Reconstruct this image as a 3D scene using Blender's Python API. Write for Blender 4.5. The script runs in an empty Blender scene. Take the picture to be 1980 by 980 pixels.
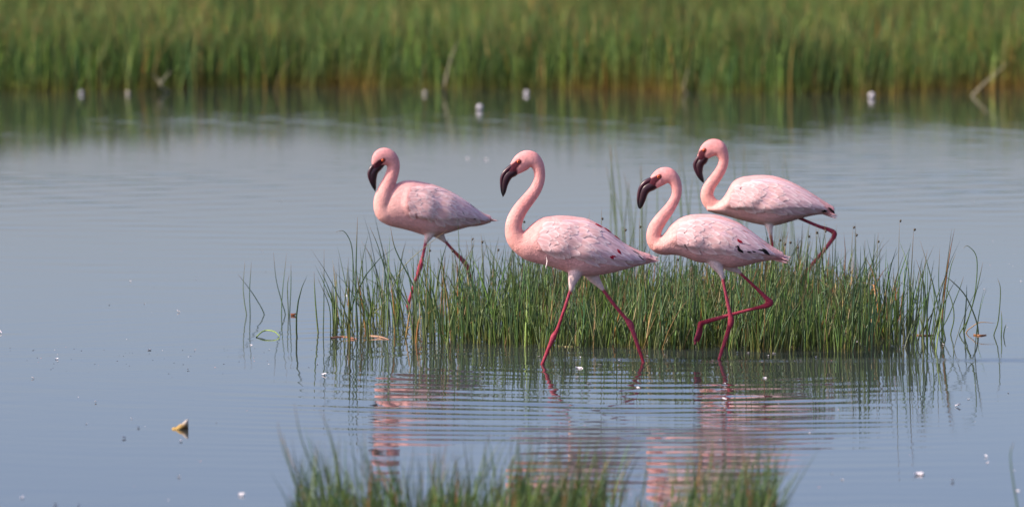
import bpy, math, random
import numpy as np
from mathutils import Vector, Matrix
from mathutils.bvhtree import BVHTree

rng = np.random.default_rng(11)
random.seed(5)
scene = bpy.context.scene
COL = scene.collection

# ------------------------------------------------------------------ camera, sky, sun, exposure
W0, H0 = 1980, 980
FPX = 9270.0                    # focal length in photo pixels
CAM_H = 1.57
PITCH = math.atan(594.0 / FPX)  # horizon lies 104 px above the frame
cam = bpy.data.cameras.new("camera")
cam.sensor_width = 36.0
cam.lens = FPX / W0 * 36.0
cam.clip_start = 0.1
cam.clip_end = 20000
cam.dof.use_dof = True
cam.dof.focus_distance = 18.6
cam.dof.aperture_fstop = 3.9
camo = bpy.data.objects.new("camera", cam)
COL.objects.link(camo)
camo.location = (0, 0, CAM_H)
camo.rotation_euler = (math.pi / 2 - PITCH, 0, 0)
scene.camera = camo

SUN_EL = math.radians(40)
SUN_AZ = math.radians(-108)     # measured from +Y towards +X: left of the camera and a little behind it
world = bpy.data.worlds.new("World")
scene.world = world
world.use_nodes = True
wn = world.node_tree
bg = wn.nodes["Background"]
sky = wn.nodes.new("ShaderNodeTexSky")
sky.sky_type = 'NISHITA'
sky.sun_disc = False
sky.sun_elevation = SUN_EL
sky.sun_rotation = SUN_AZ
sky.altitude = 300
sky.air_density = 0.8
sky.dust_density = 3.8
sky.ozone_density = 5.0
grade = wn.nodes.new("ShaderNodeVectorMath")      # white balance of the whole sky
grade.operation = 'MULTIPLY'
grade.inputs[1].default_value = (1.15, 0.975, 0.945)
wn.links.new(sky.outputs[0], grade.inputs[0])
wn.links.new(grade.outputs[0], bg.inputs[0])
bg.inputs[1].default_value = 0.15

sund = bpy.data.lights.new("sun", 'SUN')
sund.energy = 3.1
sund.angle = math.radians(0.5)
sund.color = (1.0, 0.87, 0.72)
suno = bpy.data.objects.new("sun", sund)
COL.objects.link(suno)
sdir = Vector((math.sin(SUN_AZ) * math.cos(SUN_EL), math.cos(SUN_AZ) * math.cos(SUN_EL), math.sin(SUN_EL)))
suno.rotation_euler = sdir.to_track_quat('Z', 'Y').to_euler()
suno.location = (-20, -10, 30)

vs = scene.view_settings
vs.view_transform = 'Standard'
vs.look = 'None'
vs.exposure = 0.74
vs.gamma = 1.0
vs.use_curve_mapping = False


# ------------------------------------------------------------------ pixel helpers
CP, SP = math.cos(PITCH), math.sin(PITCH)


def ray(px, py):
    a = (px - W0 / 2) / FPX
    b = (H0 / 2 - py) / FPX
    return (a, CP + b * SP, b * CP - SP)


def at_depth(px, py, Y):
    r = ray(px, py)
    k = Y / r[1]
    return Vector((r[0] * k, Y, CAM_H + r[2] * k))


def on_water(px, py):
    r = ray(px, py)
    k = -CAM_H / r[2]
    return Vector((r[0] * k, r[1] * k, 0.0))


# ------------------------------------------------------------------ materials
def new_mat(name):
    m = bpy.data.materials.new(name)
    m.use_nodes = True
    return m, m.node_tree, m.node_tree.nodes["Principled BSDF"]


def mat_attr(name, rough=0.5, spec=0.4, jitter=0.0, noise=0.0, noise_scale=40, sss=0.0, bump=0.0, bump_scale=120):
    """colour from the 'tint' vertex attribute, with grain and an optional change per object"""
    m, nt, b = new_mat(name)
    at = nt.nodes.new("ShaderNodeAttribute")
    at.attribute_name = "tint"
    col = at.outputs["Color"]
    if noise > 0:
        tc = nt.nodes.new("ShaderNodeTexCoord")
        nz = nt.nodes.new("ShaderNodeTexNoise")
        nz.inputs["Scale"].default_value = noise_scale
        nz.inputs["Detail"].default_value = 4
        nt.links.new(tc.outputs["Object"], nz.inputs["Vector"])
        mr = nt.nodes.new("ShaderNodeMapRange")
        mr.inputs["From Min"].default_value = 0.3
        mr.inputs["From Max"].default_value = 0.7
        mr.inputs["To Min"].default_value = 1 - noise
        mr.inputs["To Max"].default_value = 1 + noise
        nt.links.new(nz.outputs["Fac"], mr.inputs["Value"])
        mul = nt.nodes.new("ShaderNodeVectorMath")
        mul.operation = 'SCALE'
        nt.links.new(col, mul.inputs[0])
        nt.links.new(mr.outputs[0], mul.inputs["Scale"])
        col = mul.outputs[0]
    if jitter > 0:
        oi = nt.nodes.new("ShaderNodeObjectInfo")
        mr2 = nt.nodes.new("ShaderNodeMapRange")
        mr2.inputs["To Min"].default_value = 1 - jitter
        mr2.inputs["To Max"].default_value = 1 + jitter
        nt.links.new(oi.outputs["Random"], mr2.inputs["Value"])
        mul2 = nt.nodes.new("ShaderNodeVectorMath")
        mul2.operation = 'SCALE'
        nt.links.new(col, mul2.inputs[0])
        nt.links.new(mr2.outputs[0], mul2.inputs["Scale"])
        col = mul2.outputs[0]
    nt.links.new(col, b.inputs["Base Color"])
    b.inputs["Roughness"].default_value = rough
    b.inputs["Specular IOR Level"].default_value = spec
    if sss > 0:
        b.inputs["Subsurface Weight"].default_value = sss
        b.inputs["Subsurface Radius"].default_value = (0.010, 0.005, 0.004)
        b.inputs["Subsurface Scale"].default_value = 1.0
    if bump > 0:
        tc = nt.nodes.new("ShaderNodeTexCoord")
        nz = nt.nodes.new("ShaderNodeTexNoise")
        nz.inputs["Scale"].default_value = bump_scale
        nz.inputs["Detail"].default_value = 3
        nt.links.new(tc.outputs["Object"], nz.inputs["Vector"])
        bp = nt.nodes.new("ShaderNodeBump")
        bp.inputs["Distance"].default_value = bump
        bp.inputs["Strength"].default_value = 1.0
        nt.links.new(nz.outputs["Fac"], bp.inputs["Height"])
        nt.links.new(bp.outputs[0], b.inputs["Normal"])
    return m


M_STEM = mat_attr("sedge_green", rough=0.36, spec=0.42)
M_MARSH = mat_attr("marsh_grass_green", rough=0.65, spec=0.12)
M_BODY = mat_attr("plumage_and_skin", rough=0.75, spec=0.2, noise=0.12, noise_scale=75, bump=0.0030, bump_scale=180)
M_FEATHER = mat_attr("contour_feather", rough=0.8, spec=0.15, jitter=0.06, noise=0.05, noise_scale=90)
M_BILL = mat_attr("bill_horn", rough=0.3, spec=0.5, noise=0.15, noise_scale=80)
M_FLOAT = mat_attr("floating_matter", rough=0.8, spec=0.2, jitter=0.12)
M_EYE = mat_attr("eye_gloss", rough=0.12, spec=0.6)

M_WATER, nt, b = new_mat("lake_water")
b.inputs["Base Color"].default_value = (0.030, 0.036, 0.036, 1)
b.inputs["Roughness"].default_value = 0.03
b.inputs["IOR"].default_value = 1.333
tc = nt.nodes.new("ShaderNodeTexCoord")
mp = nt.nodes.new("ShaderNodeMapping")
mp.inputs["Scale"].default_value = (7, 16, 1)
nz = nt.nodes.new("ShaderNodeTexNoise")
nz.inputs["Scale"].default_value = 1.0
nz.inputs["Detail"].default_value = 2
bp = nt.nodes.new("ShaderNodeBump")
bp.inputs["Distance"].default_value = 0.00035
nt.links.new(tc.outputs["Object"], mp.inputs["Vector"])
nt.links.new(mp.outputs[0], nz.inputs["Vector"])
nt.links.new(nz.outputs["Fac"], bp.inputs["Height"])
nt.links.new(bp.outputs[0], b.inputs["Normal"])

M_MUD, nt, b = new_mat("marsh_mud")
tc = nt.nodes.new("ShaderNodeTexCoord")
nz = nt.nodes.new("ShaderNodeTexNoise")
nz.inputs["Scale"].default_value = 3
nz.inputs["Detail"].default_value = 6
cr = nt.nodes.new("ShaderNodeValToRGB")
cr.color_ramp.elements[0].color = (0.030, 0.026, 0.014, 1)
cr.color_ramp.elements[1].color = (0.075, 0.066, 0.030, 1)
nt.links.new(tc.outputs["Object"], nz.inputs["Vector"])
nt.links.new(nz.outputs["Fac"], cr.inputs["Fac"])
nt.links.new(cr.outputs[0], b.inputs["Base Color"])
b.inputs["Roughness"].default_value = 0.9


# ------------------------------------------------------------------ mesh helpers
def np_mesh(name, verts, quads, cols=None, mat=None, smooth=True):
    verts = np.asarray(verts, dtype=np.float32).reshape(-1, 3)
    quads = np.asarray(quads, dtype=np.int32)
    nf, k = quads.shape
    me = bpy.data.meshes.new(name)
    me.vertices.add(len(verts))
    me.vertices.foreach_set("co", verts.ravel())
    me.loops.add(nf * k)
    me.loops.foreach_set("vertex_index", quads.ravel())
    me.polygons.add(nf)
    me.polygons.foreach_set("loop_start", np.arange(0, nf * k, k, dtype=np.int32))
    me.update(calc_edges=True)
    if smooth:
        me.polygons.foreach_set("use_smooth", np.ones(nf, dtype=bool))
    if cols is not None:
        set_tint(me, cols)
    if mat:
        me.materials.append(mat)
    return me


def set_tint(me, cols):
    cols = np.asarray(cols, dtype=np.float32).reshape(-1, 3)
    a = me.color_attributes.new("tint", 'FLOAT_COLOR', 'POINT')
    a.data.foreach_set("color", np.c_[cols, np.ones(len(cols), np.float32)].ravel())


def link(name, me, parent=None, loc=None):
    o = bpy.data.objects.new(name, me)
    COL.objects.link(o)
    if parent is not None:
        o.parent = parent
    if loc is not None:
        o.location = loc
    return o


def tag(o, label=None, cat=None, group=None, kind=None):
    if label: o["label"] = label
    if cat: o["category"] = cat
    if group: o["group"] = group
    if kind: o["kind"] = kind
    return o


def vnoise(x, y, seed=0, octaves=3):
    """smooth value noise, about -1..1"""
    r = np.random.default_rng(seed)
    out = np.zeros_like(x, dtype=np.float64)
    amp = 1.0
    for o in range(octaves):
        T = r.random((64, 64)) * 2 - 1
        xs, ys = x * 2 ** o, y * 2 ** o
        xi, yi = np.floor(xs).astype(int), np.floor(ys).astype(int)
        fx, fy = xs - xi, ys - yi
        fx, fy = fx * fx * (3 - 2 * fx), fy * fy * (3 - 2 * fy)
        g = lambda a, c: T[a % 64, c % 64]
        out += amp * ((g(xi, yi) * (1 - fx) + g(xi + 1, yi) * fx) * (1 - fy)
                      + (g(xi, yi + 1) * (1 - fx) + g(xi + 1, yi + 1) * fx) * fy)
        amp *= 0.5
    return out / 1.6


def stem_batch(base, height, radius, lean, azim, bend, cols, K=4, sides=3, kink=None):
    """N tapered stems. base (N,3); lean, bend as tangent; cols (N,K+1,3)"""
    N = len(base)
    t = np.linspace(0, 1, K + 1)[None, :]
    d = np.stack([np.cos(azim), np.sin(azim)], -1)
    off = height[:, None] * (lean[:, None] * t + bend[:, None] * t ** 2.2)
    up = height[:, None] * (t - 0.35 * np.abs(bend[:, None]) * t ** 3)
    if kink is not None:
        fold = np.clip(t - 0.62, 0, 1) * kink[:, None]
        off = off + height[:, None] * fold * 0.9
        up = up - height[:, None] * fold * 0.85
    c = np.stack([base[:, 0:1] + off * d[:, 0:1], base[:, 1:2] + off * d[:, 1:2], base[:, 2:3] + up], -1)  # N,K+1,3
    rad = radius[:, None] * np.clip(1.0 - 0.25 * t - 0.68 * t ** 4, 0.05, 1)
    if sides == 1:                                  # flat blade
        a = azim + np.pi / 2 + rng.normal(0, 0.5, N)
        s = np.stack([np.cos(a), np.sin(a), 0 * a], -1)[:, None, :] * rad[..., None]
        v = np.stack([c - s, c + s], 2).reshape(-1, 3)
        idx = (np.arange(N)[:, None] * (K + 1) + np.arange(K)[None, :]).ravel() * 2
        q = np.stack([idx, idx + 1, idx + 3, idx + 2], -1)
        return v, q, np.repeat(cols.reshape(-1, 3), 2, axis=0)
    ph = rng.random(N) * 6.28
    rings = []
    for s in range(sides):
        a = ph + s * 2 * np.pi / sides
        o = np.stack([np.cos(a), np.sin(a), 0 * a], -1)[:, None, :] * rad[..., None]
        rings.append(c + o)
    v = np.stack(rings, 2).reshape(-1, 3)
    b0 = (np.arange(N)[:, None] * (K + 1) + np.arange(K)[None, :]).ravel() * sides
    q = []
    for s in range(sides):
        s2 = (s + 1) % sides
        q.append(np.stack([b0 + s, b0 + s2, b0 + sides + s2, b0 + sides + s], -1))
    return v, np.concatenate(q), np.repeat(cols.reshape(-1, 3), sides, axis=0)


GREENS = np.array([[0.055, 0.115, 0.028], [0.070, 0.125, 0.022], [0.045, 0.100, 0.040], [0.085, 0.130, 0.030],
                   [0.105, 0.150, 0.055], [0.036, 0.080, 0.024]])
STRAW = np.array([[0.30, 0.20, 0.075], [0.36, 0.28, 0.14], [0.28, 0.12, 0.035], [0.20, 0.13, 0.05]])


def stem_cols(N, K, dead=0.05, tipbrown=0.35, basebrown=0.25, bright=1.0):
    t = np.linspace(0, 1, K + 1)[None, :, None]
    g = GREENS[rng.integers(0, len(GREENS), N)] * rng.uniform(0.5, 1.5, (N, 1)) * bright
    s = STRAW[rng.integers(0, len(STRAW), N)] * rng.uniform(0.7, 1.15, (N, 1))
    isd = (rng.random(N) < dead)[:, None]
    g = np.where(isd, s, g)
    g = g * np.where(rng.random((N, 1)) < 0.08, 1.9, 1.0)  # highlights painted in: a few stems get a brighter colour all along
    tb = (rng.random(N) < tipbrown)[:, None, None] * np.clip((t - 0.78) / 0.22, 0, 1)
    bb = rng.uniform(0, 1, (N, 1, 1)) * np.clip(1 - t / basebrown, 0, 1)
    base_c = np.array([0.15, 0.115, 0.022])
    tip_c = np.array([0.24, 0.13, 0.06])
    c = g[:, None, :] * (1 - tb) + tip_c * tb
    c = c * (1 - bb) + base_c * bb
    return c


# ------------------------------------------------------------------ water: one sheet with real ripples
def axis_grow(edges):
    """edges: list of (start, end, step0, step1)"""
    out = [edges[0][0]]
    for a, e, s0, s1 in edges:
        p = a
        while p < e - 1e-6:
            f = (p - a) / (e - a)
            p = min(e, p + s0 * (s1 / s0) ** f)
            out.append(p)
    return np.array(out)


half = axis_grow([(0, 2.2, 0.036, 0.036), (2.2, 8, 0.036, 0.16), (8, 40, 0.4, 6), (40, 400, 12, 80)])
xs = np.concatenate([-half[::-1], half[1:]])
ys = axis_grow([(4, 11, 1.0, 0.05), (11, 14.5, 0.024, 0.015), (14.5, 17.7, 0.015, 0.013), (17.7, 18.5, 0.009, 0.009), (18.5, 22, 0.016, 0.024),
                (22, 56, 0.042, 0.10), (56, 120, 1, 10), (120, 900, 20, 120)])
ys = np.concatenate([[-300, -100, -30, -5], ys])
X, Y = np.meshgrid(xs, ys)
Z = np.zeros_like(X)
lane = 0.10 + 0.90 * np.exp(-np.abs((X - 0.22) / 1.02) ** 5) * (0.55 + 0.45 * np.clip(1 + 1.3 * vnoise(X * 0.8, Y * 2.2, 15, 2), 0, 1.6))
FEET = [on_water(1046, 703.5), on_water(1246, 701), on_water(1391, 694), on_water(1352, 690)]
for i, (fp, amp, lam, ext) in enumerate(zip(FEET, [1.0, 0.9, 0.9, 0.5], [0.185, 0.155, 0.20, 0.13], [3.4, 3.0, 3.4, 1.2])):
    R = np.hypot((X - fp.x) * 0.72, Y - fp.y)
    chirp = R + 0.10 * np.sin(R * 2.1 + i) + 0.075 * vnoise(X * 1.5 + i, Y * 2.6, 33 + i, 2)
    wob = 0.5 + 0.5 * vnoise(X * 1.4 + i * 7, Y * 1.4, 30 + i, 2)
    Z += amp * 0.00095 * np.sin(2 * np.pi * chirp / lam + i * 1.3) * np.exp(-(R / ext) ** 2) * (0.4 + wob) * np.clip(R / 0.25, 0.15, 1) * lane * (0.28 + 0.72 * np.clip(R / 1.9, 0, 1))
    Z += amp * 0.00010 * np.sin(2 * np.pi * R / 0.083 + i) * np.exp(-(R / 1.9) ** 2) * (0.3 + wob) * lane
# gentle lake swell, crests roughly across the view
r2 = np.random.default_rng(3)
farw = np.clip((Y - 22) / 10, 0, 1)
ruff = np.clip(0.5 + 0.9 * vnoise(X * 0.35, Y * 0.16, 8, 2), 0.1, 1.5)
for i in range(22):
    lam = r2.uniform(0.15, 0.60)
    ang = r2.normal(0, 0.30)
    sl = r2.uniform(0.0006, 0.0019) * (0.5 + 2.5 * farw)
    Z += sl * lam / 6.283 * np.sin(2 * np.pi * (X * math.sin(ang) + Y * math.cos(ang)) / lam + r2.uniform(0, 6.28)) * ruff
# the wake the two front birds push along, and a ruffled streak over the open water beside it
wake_y = 18.17 + 0.05 * vnoise(X * 0.9, Y * 0, 4, 2)
wm = np.exp(-((Y - wake_y) / 0.10) ** 2) * (1 / (1 + np.exp(-(X - 0.10) * 7))) * np.clip(0.75 + 0.6 * vnoise(X * 2.5, Y * 3, 5, 2), 0.2, 1.2)
Z += wm * 0.00100 * (np.sin(2 * np.pi * (Y + 0.03 * vnoise(X * 5, Y * 4, 6, 2)) / 0.042) + 0.8 * vnoise(X * 14, Y * 34, 7, 2))
sm = np.exp(-((Y - 18.6) / 0.35) ** 2) * (1 / (1 + np.exp((X + 0.75) * 8)))
Z += sm * 0.00022 * (vnoise(X * 3, Y * 11, 9, 3) + 0.6 * vnoise(X * 11, Y * 26, 12, 2))
nx, ny = len(xs), len(ys)
ii = (np.arange(ny - 1)[:, None] * nx + np.arange(nx - 1)[None, :]).ravel()
water = link("water", np_mesh("water", np.stack([X, Y, Z], -1), np.stack([ii, ii + 1, ii + nx + 1, ii + nx], -1), None, M_WATER))
tag(water, kind="structure")

# ------------------------------------------------------------------ far marsh: ground and grass
BANK = on_water(990, 178).y
gx = np.concatenate([np.linspace(-900, -60, 8), np.linspace(-50, 50, 201), np.linspace(60, 900, 8)])
edge = BANK + 2.0 * vnoise(gx * 0.35, gx * 0, 21, 3) + 2.2
gy = np.array([0, 0.25, 0.7, 2, 6, 20, 60, 200, 700, 3000, 9000])
gz = np.array([-0.05, 0.0, 0.03, 0.05, 0.07, 0.08, 0.08, 0.08, 0.08, 0.08, 0.08])
V = np.zeros((len(gy), len(gx), 3))
V[..., 0] = gx[None, :] * (1 + gy[:, None] / 300)
V[..., 1] = edge[None, :] + gy[:, None]
V[..., 2] = gz[:, None] + 0.02 * vnoise(V[..., 0] * 0.8, V[..., 1] * 0.8, 22, 2) * (gy[:, None] > 1)
n = len(gx)
ii = (np.arange(len(gy) - 1)[:, None] * n + np.arange(n - 1)[None, :]).ravel()
gr = link("marsh_ground", np_mesh("marsh_ground", V, np.stack([ii, ii + 1, ii + n + 1, ii + n], -1), None, M_MUD))
tag(gr, kind="structure")


def marsh(n, d0, d1, width, hmean, K, dead, seed):
    u = rng.random(n)
    dd = np.sqrt(d0 ** 2 + u * (d1 ** 2 - d0 ** 2))
    hw = (BANK + dd) * 0.107 + 8.0
    x = (rng.random(n) * 2 - 1) * hw
    e = BANK + 2.0 * vnoise(x * 0.35, x * 0, 21, 3) + 0.8
    y = e + dd - 0.15 - (rng.random(n) < 0.25) * (dd < 2) * rng.random(n) ** 2 * 2.2
    hgt = hmean * (0.62 + 0.45 * rng.random(n)) * (1 + 0.25 * vnoise(x * 0.5, y * 0.35, 40, 2) + 0.38 * vnoise(x * 2.1, y * 1.3, 41, 2))
    cols = stem_cols(n, K, dead=dead, tipbrown=0.15, basebrown=0.25, bright=1.0)
    cols *= np.array([1.0, 0.97, 0.80])
    patch = vnoise(x * 0.45, y * 0.12, 44, 2)
    cols *= (1 + 0.38 * patch)[:, None, None]
    cols *= (1 + 0.30 * vnoise(x * 3.6, y * 1.2, 46, 2) + (rng.random(n) < 0.03) * 1.5)[:, None, None]  # clump tone, plus scattered blades coloured brighter as painted glints
    dry = np.clip(vnoise(x * 0.6, y * 0.06 + 9, 45, 2) - 0.15, 0, 1)[:, None, None]
    cols = cols * (1 - dry * 0.5) + np.array([0.13, 0.11, 0.045]) * dry * 0.5
    # rusty dead sheaths at the foot of the front rows, in patches
    t = np.linspace(0, 1, K + 1)[None, :, None]
    rust = (np.clip(1.6 * vnoise(x * 0.9, x * 0 + 3, 47, 3) + 0.15, 0, 1) * (dd < 2.6))[:, None, None] * np.clip(1.15 - t * 2.6, 0, 1)
    rust = rust * 0.92
    cols = cols * (1 - rust) + np.array([0.22, 0.115, 0.024]) * rust
    az = rng.normal(0.2, 1.6, n)
    return stem_batch(np.stack([x, y, np.full(n, -0.03)], -1), hgt, width * rng.uniform(0.7, 1.4, n),
                      rng.normal(0.10, 0.16, n), az, rng.normal(0.06, 0.20, n), cols, K=K, sides=1,
                      kink=(rng.random(n) < 0.06) * rng.uniform(0.5, 1.0, n))


va, qa, ca = marsh(66000, 0.0, 3.5, 0.0052, 0.74, 3, 0.04, 1)
vb, qb, cb = marsh(200000, 2.5, 75, 0.0085, 0.74, 2, 0.05, 2)
mg = link("marsh_grass", np_mesh("marsh_grass", np.concatenate([va, vb]), np.concatenate([qa, qb + len(va)]),
                                 np.concatenate([ca, cb]), M_MARSH))
tag(mg, "dense tall green marsh grass filling the far bank behind the water", "grass", kind="stuff")

# ------------------------------------------------------------------ sedge island and foreground sedge
def island_density(px, py):
    l = (1 / (1 + np.exp(-(px - 850) / 55))) * np.where((px < 985) & (py < 640), 0.35, 1)
    r = 1 / (1 + np.exp((px - 1690) / 40))
    return np.maximum(l * r, 0.13 * (px > 640) * (px < 1800))


def pix_of(x, y):
    s = FPX / y
    return W0 / 2 + x * s, 490 - FPX * np.tan(np.arctan2(-CAM_H, y) + PITCH)


n = 20000
x = rng.uniform(-0.95, 1.95, n)
y = rng.uniform(18.45, 21.2, n)
px, py = pix_of(x, y)
front = 668 + 16 * np.clip((px - 900) / 800, -0.6, 1) + 7 * vnoise(px / 60, px * 0, 51, 2)
back = 592 + 8 * vnoise(px / 70, px * 0 + 5, 52, 2) + 30 * np.clip((760 - px) / 120, 0, 1) + 40 * np.clip((px - 1640) / 120, 0, 1)
clump = np.clip(0.75 + 0.9 * vnoise(x * 3.2, y * 2.2, 53, 2), 0.08, 1)
keep = (py < front) & (py > back) & (rng.random(n) < island_density(px, py) * clump * 0.85)
x, y, px, py = x[keep], y[keep], px[keep], py[keep]
n = len(x)
K = 5
midf = np.clip((px - 700) / 250, 0, 1) * np.clip((1800 - px) / 200, 0, 1)
h = np.where(rng.random(n) < 0.70, rng.uniform(0.07, 0.22, n), rng.uniform(0.19, 0.36, n)) * (1 + 0.30 * vnoise(x * 2.5, y * 2, 54, 2)) + 0.07 * (1 - midf)
side = np.clip((px - 1250) / 500, -1, 1)
az = rng.normal(0, 1.5, n) + np.where(side < 0, math.pi, 0) * (rng.random(n) < np.abs(side))
v, q, c = stem_batch(np.stack([x, y, np.full(n, -0.04)], -1), h + 0.04, rng.uniform(0.0019, 0.0046, n),
                     np.abs(rng.normal(0.06, 0.14, n)), az, rng.normal(0.06, 0.15, n),
                     stem_cols(n, K, dead=0.06, tipbrown=0.4, basebrown=0.5, bright=1.0), K=K, sides=3,
                     kink=(rng.random(n) < 0.10) * rng.uniform(0.3, 1.1, n))
isl = link("sedge_island", np_mesh("sedge_island", v, q, c, M_STEM))
tag(isl, "clump of green sedge growing in the water behind the wading flamingos", "sedge", kind="stuff")
print("island stems", n)

n = 6500
x = rng.uniform(-0.66, 0.82, n)
y = rng.uniform(12.35, 13.25, n)
px, py = pix_of(x, y)
cl = np.clip(0.42 + 0.25 * (px > 980) + 1.4 * vnoise(x * 6, y * 3, 61, 2), 0.05, 1)
keep = (rng.random(n) < cl) & (px > 572) & (px < 1500)
x, y, px = x[keep], y[keep], px[keep]
n = len(x)
h = rng.uniform(0.03, 0.13, n) * (1 + 0.5 * vnoise(x * 3, y * 2, 62, 2))
tall = rng.random(n) < 0.20
h = np.where(tall, rng.uniform(0.15, 0.27, n), h)
az = np.where(px < 800, math.pi, 0) + rng.normal(0, 0.9, n)
v, q, c = stem_batch(np.stack([x, y, np.full(n, -0.04)], -1), h + 0.04, rng.uniform(0.0014, 0.0031, n),
                     np.abs(rng.normal(0.10, 0.14, n)), az, rng.normal(0.08, 0.14, n),
                     stem_cols(n, K, dead=0.10, tipbrown=0.3, basebrown=0.45, bright=1.0), K=K, sides=3)
fg = link("foreground_sedge", np_mesh("foreground_sedge", v, q, c, M_STEM))
tag(fg, "blurred low sedge in front of the flamingos on the near shore", "sedge", kind="stuff")


# ------------------------------------------------------------------ single stems standing in open water
def catmull(P, per=6):
    P = np.asarray(P, float)
    Q = np.vstack([2 * P[0] - P[1], P, 2 * P[-1] - P[-2]])
    out = []
    for i in range(1, len(Q) - 2):
        for t in np.linspace(0, 1, per, endpoint=False):
            a, b_, c_, d_ = Q[i - 1], Q[i], Q[i + 1], Q[i + 2]
            out.append(0.5 * (2 * b_ + (c_ - a) * t + (2 * a - 5 * b_ + 4 * c_ - d_) * t * t + (3 * b_ - a - 3 * c_ + d_) * t ** 3))
    out.append(P[-1])
    return np.array(out)


def tube(path, rad, sides=5):
    path = np.asarray(path, float)
    N = len(path)
    tan = np.gradient(path, axis=0)
    tan /= np.linalg.norm(tan, axis=1)[:, None] + 1e-9
    ref = np.array([0.0, 1.0, 0.0])
    s = np.cross(tan, ref)
    s /= np.linalg.norm(s, axis=1)[:, None] + 1e-9
    u = np.cross(s, tan)
    v = []
    for k in range(sides):
        a = 2 * math.pi * k / sides
        v.append(path + (s * math.cos(a) + u * math.sin(a)) * np.asarray(rad)[:, None])
    v = np.stack(v, 1).reshape(-1, 3)
    b0 = np.arange(N - 1) * sides
    q = np.concatenate([np.stack([b0 + k, b0 + (k + 1) % sides, b0 + sides + (k + 1) % sides, b0 + sides + k], -1) for k in range(sides)])
    return v, q


def blob_mesh(name, r, sx, sy, sz, col, seed, seg=7, rings=5, rough=0.2, mat=M_STEM):
    rr = np.random.default_rng(seed)
    vs_, qs_ = [], []
    for i in range(rings + 1):
        th = math.pi * i / rings
        for j in range(seg):
            ph = 2 * math.pi * j / seg
            k = r * (1 + rr.uniform(-rough, rough)) if 0 < i < rings else r
            vs_.append((k * sx * math.sin(th) * math.cos(ph), k * sy * math.sin(th) * math.sin(ph), k * sz * math.cos(th)))
    for i in range(rings):
        for j in range(seg):
            a = i * seg + j; b_ = i * seg + (j + 1) % seg
            qs_.append((a, b_, b_ + seg, a + seg))
    return np_mesh(name, vs_, qs_, np.tile(col, (len(vs_), 1)), mat)


SEED_MESH = [blob_mesh("seed_head", 0.0058, 0.9, 0.9, 0.9, (0.055, 0.040, 0.018), 70 + i, 7, 5, 0.35) for i in range(3)]


def stem_thing(pts_px, label, group, rad=0.0028, depth=None, seed_head=None, colour=None, cat="stem", name="sedge_stem", tip=True):
    base = on_water(*pts_px[0])
    Yd = depth or base.y
    pts = [np.array(at_depth(p[0], p[1], Yd)) for p in pts_px]
    rel = np.array([p - np.array(base) for p in pts])
    rel[:, 1] += np.linspace(0, random.uniform(-0.04, 0.04), len(rel))
    rel = np.vstack([[rel[0, 0], 0, -0.06], rel])
    path = catmull(rel, 5)
    t = np.linspace(0, 1, len(path))
    r = rad * np.clip(1 - 0.25 * t - 0.65 * t ** 5, 0.1, 1)
    v, q = tube(path, r, 5)
    g = np.array(colour) if colour is not None else GREENS[random.randrange(len(GREENS))] * random.uniform(0.8, 1.1)
    tb = np.clip((t - 0.8) / 0.2, 0, 1)[:, None] * (0.8 if tip else 0)
    col = g[None] * (1 - tb) + np.array([[0.25, 0.13, 0.06]]) * tb
    body = np_mesh("stem", v, q, np.repeat(col, 5, axis=0), M_STEM)
    if seed_head:
        root = bpy.data.objects.new(name, None)
        COL.objects.link(root)
        root.location = base
        link("stem", body, root)
        hp = np.array(at_depth(seed_head[0], seed_head[1], Yd)) - np.array(base)
        k = int(np.argmin(np.abs(path[:, 2] - hp[2])))
        sh = link("seed_head", SEED_MESH[random.randrange(3)], root, tuple(path[k] + np.array([0.004, -0.002, 0])))
        sh.rotation_euler = (random.random(), random.random(), random.random())
    else:
        root = link(name, body, None, base)
    return tag(root, label, cat, group)


def zr(x0, y0, s):
    return lambda pts: [(x0 + a / s, y0 + b_ / s) for a, b_ in pts]


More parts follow.
